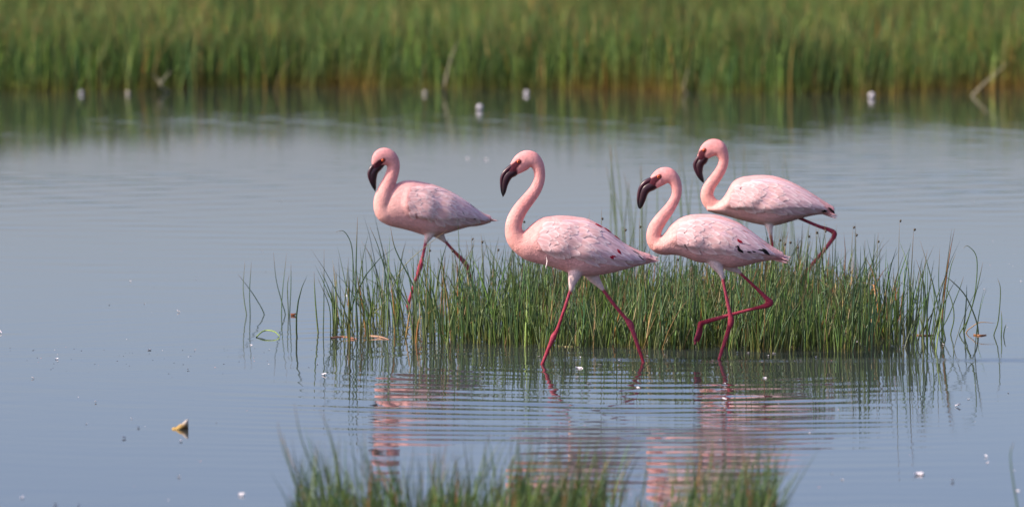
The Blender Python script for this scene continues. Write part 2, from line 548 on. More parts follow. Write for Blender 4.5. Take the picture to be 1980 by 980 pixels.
ZR = zr(1500, 420, 3.267)
right = [
    ([(1050, 745), (1042, 600), (1030, 400), (1038, 200)], None, "upright sedge stem in open water right of the clump"),
    ([(1030, 740), (1085, 640), (1160, 460), (1190, 372)], None, "sedge stem with orange tip leaning right in open water"),
    ([(1105, 740), (1125, 650), (1120, 560), (1085, 460), (1050, 412)], None, "thin sedge stem curving left at its top in open water"),
    ([(1056, 742), (1070, 560), (1100, 330), (1135, 225)], None, "slender sedge stem leaning right past the orange tipped stem"),
    ([(1280, 745), (1265, 650), (1200, 500), (1120, 410), (1055, 362)], None, "long dark sedge stem arching far over to the left"),
    ([(1160, 742), (1215, 640), (1260, 470), (1270, 260), (1215, 182), (1182, 197)], None, "tall sedge stem with its tip hooked over"),
    ([(1188, 735), (1240, 560), (1280, 400), (1303, 282)], None, "straight sedge stem leaning right beside the hooked stem"),
    ([(1204, 730), (1240, 690), (1290, 662), (1385, 666)], None, "broken sedge stem bent flat just above the water"),
    ([(1378, 745), (1405, 650), (1418, 460), (1398, 382)], None, "lone outermost tall sedge stem, bent near its tip"),
    ([(1425, 750), (1430, 660), (1428, 590)], None, "short sedge stem beside the outermost tall stem"),
    ([(1440, 748), (1447, 700), (1456, 672)], None, "tiny sedge shoot leaning right beside the short stem"),
    ([(870, 800), (900, 650), (930, 400), (962, 206)], None, "dark straight sedge stem leaning right at the clump edge"),
    ([(888, 806), (940, 640), (935, 430), (885, 266)], None, "dark sedge stem bowed left across the leaning one"),
    ([(975, 806), (1000, 620), (995, 450), (972, 366)], None, "isolated bowed sedge stem just outside the clump edge"),
    ([(955, 808), (960, 700), (958, 622)], None, "short sedge stem at the foot of the isolated bowed stem"),
    ([(862, 790), (885, 640), (902, 480), (906, 350)], None, "slim upright sedge stem behind the dark leaning stems"),
    ([(838, 800), (848, 480), (868, 76)], (872, 97), "tall sedge stem with dark seed head at the clump's right edge"),
    ([(756, 800), (765, 560), (777, 20)], (781, 43), "tallest seed headed sedge stem on the clump's right side"),
]
for k, (pts, sh, lab) in enumerate(right):
    pts = ZR(pts)
    shp = ZR([sh])[0] if sh else None
    colr = (0.34, 0.20, 0.07) if "broken" in lab else ((0.05, 0.075, 0.035) if "dark" in lab else None)
    stem_thing(pts, lab, "single stems in open water", rad=0.0034 if "dark" in lab else 0.0026, seed_head=shp, colour=colr)

ZL = zr(440, 470, 4.9)
left = [
    ([(180, 680), (160, 560), (148, 400), (165, 165)], "slightly bowed stem of the outlying trio of sedge stems"),
    ([(215, 680), (210, 450), (228, 170)], "straight upright stem of the outlying trio of sedge stems"),
    ([(348, 676), (280, 540), (200, 420), (98, 290)], "stem slanting left across the other two of the outlying trio"),
    ([(548, 676), (510, 540), (460, 340), (435, 85)], "tall stem bending left in the second outlying tuft"),
    ([(512, 684), (520, 480), (562, 90)], "tall stem leaning right in the second outlying tuft"),
    ([(578, 692), (568, 420), (585, 300)], "pale short stem beside the small brown floating leaf"),
    ([(588, 692), (600, 400), (598, 190)], "slim straight stem behind the small brown floating leaf"),
]
for pts, lab in left:
    stem_thing(ZL(pts), lab, "outlying stems on the open side", rad=0.0024)

ZI = zr(600, 420, 3.267)
for pts, lab, sh in [
    ([(297, 742), (288, 500), (290, 250), (297, 2)], "tall thick upright sedge stem at the clump's sparse left end", None),
    ([(545, 760), (490, 420), (430, 190), (372, 52)], "long sedge stem leaning left under the rear left flamingo", None),
    ([(722, 760), (715, 600), (650, 430), (540, 210), (505, 62)], "thick dark sedge stem arching in front of the rear left flamingo", None),
    ([(265, 740), (270, 400), (262, 190), (215, 92), (160, 93)], "sedge stem with drooping tip at the clump's left end", None),
    ([(82, 735), (85, 520), (85, 205)], "leftmost upright sedge stem of the clump", None),
    ([(128, 735), (120, 560), (48, 378)], "short sedge stem slanting left from the clump's left end", None),
    ([(330, 690), (480, 520), (600, 300), (860, 80)], "long pale stem slanting right across the rear left flamingo's legs", None),
    ([(605, 720), (700, 640), (880, 515)], "dry tan stem lying aslant low in the clump", None),
    ([(850, 765), (890, 720), (925, 680)], "short orange dead stalk at the clump's foot", None),
]:
    colr = (0.36, 0.17, 0.05) if "orange" in lab else ((0.33, 0.24, 0.11) if "tan" in lab else ((0.16, 0.17, 0.07) if "pale" in lab else (0.045, 0.085, 0.040)))
    stem_thing(ZI(pts), lab, "standout stems of the sedge clump", rad=0.0042 if "thick" in lab else 0.0027, colour=colr)

# seed-headed stems that stand above the clump
for k, (bx, tx, ty) in enumerate([(1163, 1163, 400), (1120, 1140, 408), (1215, 1207, 425), (1238, 1236, 420), (1030, 1012, 430), (1046, 1022, 433),
                                  (1505, 1508, 448), (1512, 1516, 455), (1527, 1527, 452), (1535, 1542, 462), (1560, 1563, 440), (1580, 1578, 430),
                                  (1602, 1595, 428), (1640, 1650, 440), (1655, 1654, 435), (1690, 1697, 448), (880, 873, 470), (905, 912, 462),
                                  (938, 930, 450), (955, 963, 468), (835, 829, 472), (1470, 1478, 470), (1440, 1431, 478), (1300, 1310, 486), (1180, 1172, 480)]):
    by = random.uniform(606, 640)
    stem_thing([(bx, by), ((bx * 1.2 + tx * 0.8) / 2, (by + ty) / 2), (tx, ty)],
               "thin sedge stem with small dark seed head rising out of the clump", "seed headed stems above the clump",
               rad=0.0027, seed_head=(tx, ty + random.uniform(6, 22)))
# out of focus stems farther out behind the clump
for k in range(34):
    bx = random.choice([1195, 1215, 1235, 1265, 1310, 1345, 1420, 1435, 1500, 1525]) + random.uniform(-14, 14)
    by = random.uniform(430, 470)
    tx = bx + random.uniform(-22, 12)
    ty = random.uniform(272, 380)
    stem_thing([(bx, by), (bx * 0.6 + tx * 0.4, (by + ty) / 2 - 5), (tx, ty)],
               "blurred pale green stem standing in the water well behind the clump", "blurred stems behind the clump", rad=0.0034,
               colour=np.array([0.10, 0.14, 0.055]) * random.uniform(0.8, 1.3))
# bent blade at the right edge of the near shore
stem_thing([(1972, 1010), (1960, 940), (1952, 880), (1958, 850)], "lone blurred stem standing on the near shore away from the sedge", "near shore stem", rad=0.0024)
for k, pts in enumerate([[(600, 1012), (572, 930), (548, 870), (536, 812)], [(606, 1015), (570, 935), (555, 880), (545, 835)], [(640, 1010), (602, 900), (582, 840), (570, 775)],
                         [(668, 1010), (650, 900), (636, 840), (618, 790)], [(1392, 1012), (1440, 930), (1475, 870), (1500, 830)],
                         [(1478, 1010), (1500, 950), (1522, 890), (1532, 860)], [(960, 1012), (985, 930), (1000, 865), (1008, 825)], [(712, 1010), (708, 900), (704, 830)]]):
    stem_thing(pts, "long blurred stem arching out of the near shore sedge", "near shore arching stems", rad=0.0024, colour=np.array([0.085, 0.125, 0.065]))

# dry and pale stems among the far bank grass
for pts, lab in [
    ([(317, 172), (306, 155), (292, 143)], "short pale bent stalk on the far bank beside its longer twin"),
    ([(309, 168), (318, 152), (331, 136)], "pale snapped stalk slanting right at the far water's edge"),
    ([(859, 172), (864, 145), (873, 110), (886, 78)], "tall pale dry stalk standing out at the far water's edge"),
    ([(1880, 186), (1905, 160), (1950, 120)], "pale reed leaning right along the far bank"),
    ([(1330, 182), (1322, 170), (1332, 130)], "thin pale stalk in front of the far bank grass"),
]:
    b0 = on_water(*pts[0])
    stem_thing(pts, lab, None, rad=0.011, depth=min(b0.y, BANK - 0.6), colour=(0.27, 0.25, 0.15), name="dry_stalk", cat="stalk", tip=False)


# ------------------------------------------------------------------ flamingos
def leaf_grid(L, Wd, nL=5, nW=4, camber=0.16, curl=0.10, tip=0.75, seed=0, ragged=0.0):
    """feather vane: root at origin, runs along +X, face up +Z"""
    rr = np.random.default_rng(seed)
    v, tt, ee = [], [], []
    for i in range(nL + 1):
        t = i / nL
        w = Wd * (0.30 + 0.70 * math.sin(min(t / 0.5, 1) * math.pi / 2)) if t < 0.5 else Wd * math.cos(max(0, (t - 0.5) / 0.5) * math.pi / 2 * tip) ** 0.8
        for j in range(nW + 1):
            s = j / nW * 2 - 1
            x = t * L + (-(s * s) * 0.16 * L * t + (rr.uniform(-1, 1) * ragged * L if i == nL else 0))
            v.append((x, s * w, -camber * Wd * s * s * 1.6 - curl * L * (t - 0.35) ** 2))
            tt.append(t); ee.append(abs(s))
    q = []
    for i in range(nL):
        for j in range(nW):
            a = i * (nW + 1) + j
            q.append((a, a + nW + 1, a + nW + 2, a + 1))
    return np.array(v), np.array(q), np.array(tt), np.array(ee)


def feather_mesh(name, L, Wd, base, edge, seed, curl=0.10, ragged=0.02, mat=M_FEATHER, nL=5, nW=4, edge_pow=2.5):
    v, q, t, e = leaf_grid(L, Wd, seed=seed, curl=curl, ragged=ragged, nL=nL, nW=nW)
    k = np.clip(np.maximum(e ** edge_pow * 0.8, np.clip((t - 0.75) / 0.25, 0, 1)) , 0, 1)[:, None]
    c = np.array(base) * (1 - k) + np.array(edge) * k
    c = c * (1 - 0.08 * np.clip(1 - e * 5, 0, 1)[:, None])
    return np_mesh(name, v, q, c, mat)


PALE, EDGE = (0.70, 0.425, 0.425), (0.84, 0.65, 0.64)
LONG_B, LONG_E = (0.66, 0.42, 0.455), (0.83, 0.66, 0.68)
# vane kinds: length, half width, colour, edge colour, how far the edges droop
K_SMALL = (0.042, 0.0125, PALE, EDGE, 0.0010)
K_MED = (0.066, 0.0160, PALE, EDGE, 0.0010)
K_LONG = (0.135, 0.0150, LONG_B, LONG_E, 0.0008)
K_RED = (0.034, 0.0080, (0.30, 0.006, 0.028), (0.42, 0.05, 0.07), 0.001)
K_BLACK = (0.075, 0.0120, (0.012, 0.010, 0.012), (0.02, 0.016, 0.018), 0.001)
F_LOOSE = feather_mesh("loose_feather", 0.046, 0.0042, (0.80, 0.70, 0.70), (0.80, 0.72, 0.72), 41, curl=0.4)
F_TAIL = [feather_mesh("tail_feather", 0.085, 0.011, (0.66, 0.32, 0.34), (0.78, 0.48, 0.49), 33 + i, curl=0.10, ragged=0.06) for i in range(2)]


def sweep(points, lat=1.0, per=6, caps=True):
    """points (u,z,r[,lat]) in metres -> closed tube in the bird's plane with elliptical sections"""
    P = np.array([[p[0], p[1], p[2], (p[3] if len(p) > 3 else lat)] for p in points], float)
    C = catmull(P, per)
    tan = np.gradient(C[:, :2], axis=0)
    tan /= np.linalg.norm(tan, axis=1)[:, None] + 1e-9
    nor = np.stack([-tan[:, 1], tan[:, 0]], -1)
    if caps:
        def cap(c, t, n_, sgn):
            rows = []
            for a in (0.35, 0.7, 0.92, 0.995):
                rows.append((c[:2] + sgn * t * c[2] * a, c[2] * math.sqrt(1 - a * a), c[3], n_))
            return rows
        rows = cap(C[0], tan[0], nor[0], -1)[::-1] + [(c[:2], c[2], c[3], n_) for c, n_ in zip(C, nor)] + cap(C[-1], tan[-1], nor[-1], 1)
    else:
        rows = [(c[:2], c[2], c[3], n_) for c, n_ in zip(C, nor)]
    S = 20
    v = []
    for c, r, l, n_ in rows:
        for k in range(S):
            a = 2 * math.pi * k / S
            d = r * math.cos(a)
            v.append((c[0] + n_[0] * d, r * l * math.sin(a), c[1] + n_[1] * d))
    q = []
    for i in range(len(rows) - 1):
        for k in range(S):
            a = i * S + k; b_ = i * S + (k + 1) % S
            q.append((a, b_, b_ + S, a + S))
    caps_f = [tuple(range(S))[::-1], tuple(range((len(rows) - 1) * S, len(rows) * S))]
    return v, q + caps_f


def body_loft(secs):
    """secs (u, ztop, zbot, halfwidth)"""
    C = catmull(np.array(secs, float), 5)
    S = 28
    v, q = [], []
    for u, zt, zb, w in C:
        zc, hz = zt * 0.5 + zb * 0.5, max((zt - zb) / 2, 0.001)
        for k in range(S):
            a = 2 * math.pi * k / S
            cz, sy = math.cos(a), math.sin(a)
            wy = w * math.copysign(abs(sy) ** 0.9, sy) * (1 - 0.10 * max(cz, 0) + 0.0 * min(cz, 0))
            v.append((u, wy, zc + hz * cz))
    n_ = len(C)
    for i in range(n_ - 1):
        for k in range(S):
            a = i * S + k; b_ = i * S + (k + 1) % S
            q.append((a, b_, b_ + S, a + S))
    return v, q + [tuple(range(S))[::-1], tuple(range((n_ - 1) * S, n_ * S))]


def seg_dist(P, path):
    """normalised distance of points P (n,3) to polyline [(u,w,z,r)]; returns dist/r and param"""
    best = np.full(len(P), 1e9); par = np.zeros(len(P))
    A = np.array(path, float)
    for i in range(len(A) - 1):
        a, b_ = A[i], A[i + 1]
        d = b_[:3] - a[:3]
        t = np.clip(((P - a[:3]) @ d) / (d @ d + 1e-12), 0, 1)
        r = a[3] * (1 - t) + b_[3] * t
        dist = np.linalg.norm(P - (a[:3] + t[:, None] * d), axis=1) / r
        m = dist < best
        best[m] = dist[m]; par[m] = (i + t[m]) / (len(A) - 1)
    return best, par


def make_flamingo(sp):
    Yb = sp["depth"]
    s = FPX / Yb
    cy = math.cos(sp["yaw"])
    base = on_water(*sp["foot"])
    base.y = Yb
    U = lambda px_: float((at_depth(px_, 500, Yb).x - base.x) / cy)
    Zf = lambda py_: float(at_depth(990, py_, Yb).z)
    mb, ml = sp["zoom_body"], sp["zoom_leg"]
    B = lambda p: (U(mb[0] + p[0] / mb[2]), Zf(mb[1] + p[1] / mb[2]))
    Lg = lambda p: (U(ml[0] + p[0] / ml[2]), Zf(ml[1] + p[1] / ml[2]))
    kb, kl = 1 / mb[2] / s, 1 / ml[2] / s
    root = bpy.data.objects.new("flamingo", None)
    COL.objects.link(root)
    root.location = base
    root.rotation_euler = (0, 0, sp["yaw"])
    tag(root, sp["label"], "flamingo", "flamingos wading past the sedge")

    # ---- one closed skin: trunk, neck and head, legs
    V, F = [], []
    def add(v, f):
        o = len(V)
        V.extend(v); F.extend([tuple(i + o for i in ff) for ff in f])
    tops, bots = np.array(sp["top"], float), np.array(sp["bottom"], float)
    x0, x1 = sp["trunk"]
    secs = []
    maxh = None
    grid = np.linspace(x0, x1, 16)
    hh = [np.interp(g, bots[:, 0], bots[:, 1]) - np.interp(g, tops[:, 0], tops[:, 1]) for g in grid]
    hm = max(hh)
    for g, h_ in zip(grid, hh):
        u, zt = B((g, np.interp(g, tops[:, 0], tops[:, 1])))
        zb = B((g, np.interp(g, bots[:, 0], bots[:, 1])))[1]
        f = (g - x0) / (x1 - x0)
        w = 0.088 * sp.get("fat", 1) * (max(0.0, math.sin(math.pi * min(1, (f + 0.10) * 0.86)))) ** 0.75
        w = max(w, 0.016)
        secs.append((u, zt, zb, w))
    add(*body_loft(secs))
    neck = [(B(p)[0], B(p)[1], p[2] * kb, p[3] if len(p) > 3 else 0.92) for p in sp["neck"]]
    head = [(B(p)[0], B(p)[1], p[2] * kb, p[3]) for p in sp["head"]]
    add(*sweep(neck + head, per=5))
    tags = []
    tags.append(("trunk", [(u, 0, (zt + zb) / 2, max((zt - zb) / 2, 0.02)) for u, zt, zb, w in secs]))
    tags.append(("neck", [(p[0], 0, p[1], p[2]) for p in neck]))
    tags.append(("head", [(p[0], 0, p[1], p[2]) for p in head]))
    for lg in sp["legs"]:
        w = lg["side"]
        th = [(*Lg(p), p[2] * kl, 0.85) for p in lg["thigh"]]
        sh = [(*Lg(p), p[2] * kl, 0.95) for p in lg["shank"]]
        for part in (th, sh):
            vv, ff = sweep(part, per=4)
            add([(a, b_ + w, c) for a, b_, c in vv], ff)
        tags.append(("thigh", [(p[0], w, p[1], p[2]) for p in th]))
        tags.append(("leg", [(p[0], w, p[1], p[2]) for p in sh]))
        for toe in lg.get("toes", []):
            tp = [(*Lg(p), p[2] * kl, 0.9) for p in toe["pts"]]
            vv, ff = sweep(tp, per=3)
            add([(a, b_ + w + toe["w"], c) for a, b_, c in vv], ff)
            tags.append(("leg", [(p[0], w + toe["w"], p[1], p[2]) for p in tp]))
    me0 = bpy.data.meshes.new("body_raw")
    me0.from_pydata(V, [], F)
    tmp = bpy.data.objects.new("body_raw", me0)
    COL.objects.link(tmp)
    rm = tmp.modifiers.new("r", 'REMESH'); rm.mode = 'VOXEL'; rm.voxel_size = 0.0033; rm.use_smooth_shade = True
    sm_ = tmp.modifiers.new("s", 'SMOOTH'); sm_.factor = 0.5; sm_.iterations = 5
    dg = bpy.context.evaluated_depsgraph_get()
    me = bpy.data.meshes.new_from_object(tmp.evaluated_get(dg))
    bpy.data.objects.remove(tmp)
    bpy.data.meshes.remove(me0)
    me.name = "body"
    nv = len(me.vertices)
    P = np.zeros(nv * 3, np.float32)
    me.vertices.foreach_get("co", P)
    P = P.reshape(-1, 3).astype(float)

    # ---- the folded wing stands a little proud of the flank, with a crest along its leading edge
    xa, xb = sp["wing"]
    gpx = np.array([U(mb[0] + g_ / mb[2]) for g_ in (xa, xb)])
    fw = (P[:, 0] - gpx[0]) / (gpx[1] - gpx[0])
    gg = xa + (xb - xa) * fw
    zt_ = np.interp(gg, tops[:, 0], [Zf(mb[1] + y_ / mb[2]) for y_ in tops[:, 1]])
    zb_ = np.interp(gg, bots[:, 0], [Zf(mb[1] + y_ / mb[2]) for y_ in bots[:, 1]])
    vw = (zt_ - P[:, 2]) / np.maximum(zt_ - zb_, 1e-4)
    sstep = lambda a_, b_, x_: (lambda q_: q_ * q_ * (3 - 2 * q_))(np.clip((x_ - a_) / (b_ - a_), 0, 1))
    front = 0.055 + 0.55 * (vw - 0.42) ** 2
    low = 0.72 - 0.10 * fw
    wmask = sstep(front - 0.03, front + 0.03, fw) * (1 - sstep(0.75, 1.0, fw)) * sstep(0.02, 0.14, vw) * (1 - sstep(low - 0.05, low + 0.03, vw))
    relief = 0.0110 * wmask * (1 - 0.35 * sstep(0.1, 0.5, fw))
    # soft rolls of loose feathers over the shoulder
    rolls = np.sin((fw * 26 + 7 * (vw - 0.4) ** 2 + 1.6 * vnoise(fw * 7, vw * 5, sp["seed"] + 60, 2)) + 2.2 * vw)
    relief += 0.0028 * wmask * rolls * (1 - sstep(0.35, 0.7, fw))
    wet = vnoise(fw * 9, vw * 6, sp["seed"] + 70, 3)
    relief += 0.0012 * wet * sstep(0.0, 0.1, fw) * (1 - sstep(0.8, 1.0, fw)) * (np.abs(vw - 0.5) < 0.5)
    P[:, 1] += np.sign(P[:, 1]) * relief * np.clip(np.abs(P[:, 1]) / 0.03, 0, 1)
    me.vertices.foreach_set("co", P.astype(np.float32).ravel())
    me.update()

    # ---- colouring of plumage and skin
    COLS = dict(trunk=(0.70, 0.37, 0.36), neck=(0.75, 0.33, 0.31), head=(0.75, 0.32, 0.31), thigh=(0.76, 0.58, 0.56), leg=(0.31, 0.042, 0.070))
    C = np.zeros((nv, 3)); best = np.full(nv, 1e9)
    wsum = np.zeros(nv)
    dmap = {}
    for nm, path in tags:
        d, par = seg_dist(P, path)
        if nm == "leg": d = d * 0.9
        dmap.setdefault(nm, []).append((d, par))
        wgt = 1 / (d ** (10 if nm in ("leg", "thigh") else 5) + 1e-3)
        C += np.array(COLS[nm])[None] * wgt[:, None]
        wsum += wgt
    C /= wsum[:, None]
    for d, par in dmap["leg"]:                      # blotched, scaly skin on the legs
        on_leg = np.clip((1.6 - d) / 0.4, 0, 1)[:, None] * (C[:, 1:2] < 0.2)
        blotch = vnoise(P[:, 2] * 30 + sp["seed"], P[:, 0] * 30, 91, 3)[:, None]
        C = C * (1 + on_leg * np.array([0.22, 0.7, 0.6]) * blotch)
    # warm breast, rosy belly behind the legs
    um, zm = P[:, 0], P[:, 2]
    bu, bz = B(sp["breast"])
    dist = np.hypot(um - bu, zm - bz)
    k = np.exp(-(dist / 0.10) ** 2)[:, None] * 0.5
    C = C * (1 - k) + np.array([0.76, 0.37, 0.30]) * k
    nzv = vnoise(P[:, 0] * 28, P[:, 2] * 28 + P[:, 1] * 20, 5, 3)[:, None]
    C *= 1 + np.array([0.04, 0.09, 0.09]) * nzv
    C *= 1 + np.array([0.02, 0.10, 0.10]) * vnoise(P[:, 0] * 9 + sp["seed"], P[:, 2] * 9, 6, 2)[:, None] * (C[:, 1:2] > 0.2)
    # maroon lores between eye and bill
    eu, ez = B(sp["eye"])
    lu, lz = B(sp["lore"])
    d, par = seg_dist(np.c_[P[:, 0], P[:, 1] * 0, P[:, 2]], [(eu + 0.003, 0, ez, 0.0085), (lu, 0, lz, 0.013), (head[-1][0] - 0.002, 0, head[-1][1] - 0.003, 0.017)])
    k = np.clip((1.25 - d) / 0.4, 0, 1)[:, None]
    C = C * (1 - k) + np.array([0.075, 0.012, 0.022]) * k
    set_tint(me, C)
    me.materials.clear()
    me.materials.append(M_BODY)
    link("body", me, root)
    bvh = BVHTree.FromPolygons([tuple(p) for p in P], [tuple(p.vertices) for p in me.polygons])
    limb = np.zeros(nv, bool)                       # feathers lie on the trunk only, never on a leg
    for nm in ("leg", "thigh"):
        for d, par in dmap[nm]:
            limb |= d < 1.2
    dt = dmap["trunk"][0][0]
    limb &= dt > 0.93
    skin_bvh = BVHTree.FromPolygons([tuple(p) for p in P], [tuple(p.vertices) for p in me.polygons if not limb[p.vertices[0]]])

    # ---- bill, in two mandibles
    outer = catmull(np.array([B(p) for p in sp["bill_out"]]), 6)
    inner = catmull(np.array([B(p) for p in sp["bill_in"]]), 6)
    m = 26
    def res(c):
        L = np.r_[0, np.cumsum(np.linalg.norm(np.diff(c, axis=0), axis=1))]
        return np.stack([np.interp(np.linspace(0, L[-1], m), L, c[:, i]) for i in range(2)], -1)
    outer, inner = res(outer), res(inner)
    def mandible(nm, f0, f1, wscale, col0, col1, tip):
        v, q, cc = [], [], []
        S = 14
        for i in range(m):
            t = i / (m - 1)
            a = outer[i] * (1 - f0(t)) + inner[i] * f0(t)
            b_ = outer[i] * (1 - f1(t)) + inner[i] * f1(t)
            cen, hv = (a + b_) / 2, (b_ - a) / 2
            wy = wscale * (1 - 0.72 * t ** 1.2)
            for k_ in range(S):
                an = 2 * math.pi * k_ / S
                p = cen + hv * math.cos(an)
                v.append((p[0], wy * math.sin(an), p[1]))
                mix = max(0, min(1, (t - 0.62) / 0.25))
                sk = 0.5 - 0.5 * math.cos(an)
                cb_ = np.array(col0) * (1 - sk) + np.array(col1) * sk
                cc.append(cb_ * (1 - mix) + np.array(tip) * mix)
        for i in range(m - 1):
            for k_ in range(S):
                a = i * S + k_; b_ = i * S + (k_ + 1) % S
                q.append((a, b_, b_ + S, a + S))
        return link(nm, np_mesh(nm, v, q, cc, M_BILL), root)
    mandible("upper_mandible", lambda t: 0.0, lambda t: 0.40 - 0.10 * t, 0.0095, (0.085, 0.014, 0.028), (0.035, 0.006, 0.012), (0.006, 0.004, 0.005))
    mandible("lower_mandible", lambda t: 0.30 - 0.10 * t, lambda t: 1.0, 0.0125, (0.018, 0.004, 0.007), (0.035, 0.006, 0.013), (0.005, 0.004, 0.004))

    # ---- eyes: orange ball with pupil, set into the skin
    for sgn in (-1, 1):
        hit = bvh.ray_cast(Vector((eu, sgn * 0.3, ez)), Vector((0, -sgn, 0)))
        yy = hit[0].y if hit[0] else sgn * 0.02
        r = 0.0064
        v, q, cc = [], [], []
        for i in range(9):
            thh = math.pi * i / 8
            for j in range(14):
                ph = 2 * math.pi * j / 14
                v.append((r * math.sin(thh) * math.cos(ph), sgn * r * math.cos(thh), r * math.sin(thh) * math.sin(ph)))
                cc.append((0.010, 0.006, 0.006) if i <= 1 else ((0.85, 0.14, 0.02) if i <= 3 else (0.10, 0.012, 0.015)))
        for i in range(8):
            for j in range(14):
                a = i * 14 + j; b_ = i * 14 + (j + 1) % 14
                q.append((a, b_, b_ + 14, a + 14))
        link("eye", np_mesh("eye", v, q, cc, M_EYE), root, (eu, yy - sgn * 0.0010, ez))

    # ---- folded wings: overlapping feathers laid on the skin of each flank
    rr = np.random.default_rng(sp["seed"])
    xa, xb = sp["wing"]
    def surf(f, vv, sgn):
        g = xa + (xb - xa) * f
        yt, yb_ = np.interp(g, tops[:, 0], tops[:, 1]), np.interp(g, bots[:, 0], bots[:, 1])
        u, z = B((g, yt + (yb_ - yt) * vv))
        h_ = bvh.ray_cast(Vector((u, sgn * 0.4, z)), Vector((0, -sgn, 0)))
        return h_
    def put(wing, nm, kind, f, vv, sgn, drop, lift, scale, rise=0.0012, wide=1.0):
        """lay one vane on the skin: root tucked in, tip a little proud"""
        h_ = surf(f, vv, sgn)
        if h_[0] is None or h_[0].y * sgn < 0:
            return
        n_ = h_[1]
        if n_.y * sgn < 0: n_ = -n_
        d = Vector((math.cos(drop), 0, -math.sin(drop)))
        d = (d - n_ * d.dot(n_)).normalized()
        sd = n_.cross(d).normalized()
        L, Wd, cb, ce, ridge = kind
        L *= scale; Wd *= scale * wide * rr.uniform(0.85, 1.15)
        v, q, t, e = leaf_grid(L, Wd, nL=6, nW=4, seed=int(rr.integers(1e6)), ragged=0.04)
        org = h_[0]
        pts = []
        bow = rr.normal(0, 0.05) * L
        for (x_, y_, _), t_, e_ in zip(v, t, e):
            p_ = org + d * x_ + sd * (y_ + bow * t_ * t_)
            near = skin_bvh.find_nearest(p_)
            nn = near[1]
            pts.append(near[0] + nn * (lift + rise * t_ - ridge * e_ ** 1.6 - 0.0010 * (1 - t_) ** 3) - org)
        k_ = np.clip(np.maximum(e ** 2.5 * 0.75, np.clip((t - 0.75) / 0.25, 0, 1)), 0, 1)[:, None]
        c_ = (np.array(cb) * (1 - k_) + np.array(ce) * k_) * rr.uniform(0.95, 1.04)
        c_ = c_ * (1 - 0.16 * np.clip(1 - e * 5, 0, 1)[:, None])
        link(nm, np_mesh(nm, [tuple(p_) for p_ in pts], q if sgn < 0 else q[:, ::-1], c_, M_FEATHER), wing, org)
    slope = sp["slope"]
    for sgn in (-1, 1):
        wing = bpy.data.objects.new("wing", None)
        COL.objects.link(wing)
        wing.parent = root
        # long scapulars and tertials draped over the back
        for j in range(4)[::-1]:
            for i in range(8):
                f = 0.25 + 0.125 * j + rr.uniform(-0.025, 0.025) + i * 0.014
                vv = 0.07 + 0.072 * i + rr.uniform(-0.012, 0.012)
                if f > 0.70: continue
                put(wing, "scapular", K_LONG, f, vv, sgn, slope + rr.normal(0, 0.05), 0.0014 + 0.00030 * (3 - j), rr.uniform(0.85, 1.2), 0.0012)
        # median and lesser coverts round the bend of the wing
        for j in range(4)[::-1]:
            for i in range(8):
                f = 0.18 + 0.085 * j + rr.uniform(-0.02, 0.02)
                vv = 0.15 + 0.070 * i + rr.uniform(-0.02, 0.02)
                put(wing, "covert", K_MED, f, vv, sgn, slope * 0.55 + 0.55 * (vv - 0.4) + rr.normal(0, 0.12), 0.0025 + 0.00030 * (3 - j), rr.uniform(0.8, 1.2), 0.0011)
        for j in range(4)[::-1]:
            for i in range(8):
                f = 0.085 + 0.052 * j + rr.uniform(-0.015, 0.015) + 0.04 * abs(i - 4) / 4
                vv = 0.17 + 0.066 * i + rr.uniform(-0.02, 0.02)
                put(wing, "covert", K_SMALL, f, vv, sgn, 0.35 + 1.2 * (vv - 0.42) + rr.normal(0, 0.22), 0.0030 + 0.00035 * (3 - j), rr.uniform(0.8, 1.25), 0.0015)
        for f, vv, dr, sc in sp["crimson"]:
            put(wing, "crimson_covert", K_RED, f, vv, sgn, slope + dr, 0.0034, sc, 0.0003)
        for f, vv, sc, dr, wd in sp["black"]:
            put(wing, "flight_feather", K_BLACK, f, vv, sgn, dr, 0.0034, sc, 0.0, wd)
    if "loose" in sp:
        lu_, lz_ = B(sp["loose"])
        h_ = bvh.ray_cast(Vector((lu_, -0.4, lz_)), Vector((0, 1, 0)))
        o = link("loose_feather", F_LOOSE, root, h_[0] + Vector((0, -0.004, 0)))
        o.rotation_euler = (0, math.pi / 2 - 0.12, 0)
        o.rotation_euler.rotate(Matrix.Rotation(0.2, 3, 'Z'))
    tu, tz = B(sp["tail"])
    for i in range(9):
        a = (i - 4) / 4
        o = link("tail_feather", F_TAIL[i % 2], root)
        o.location = (tu - 0.055, 0.018 * a, tz + 0.006 * (1 - a * a) + rr.uniform(-0.008, 0.008))
        o.rotation_euler = (a * 0.5, sp["tail_drop"] + rr.uniform(-0.16, 0.12), a * 0.22)
        o.scale = (rr.uniform(0.8, 1.1),) * 3
    return root


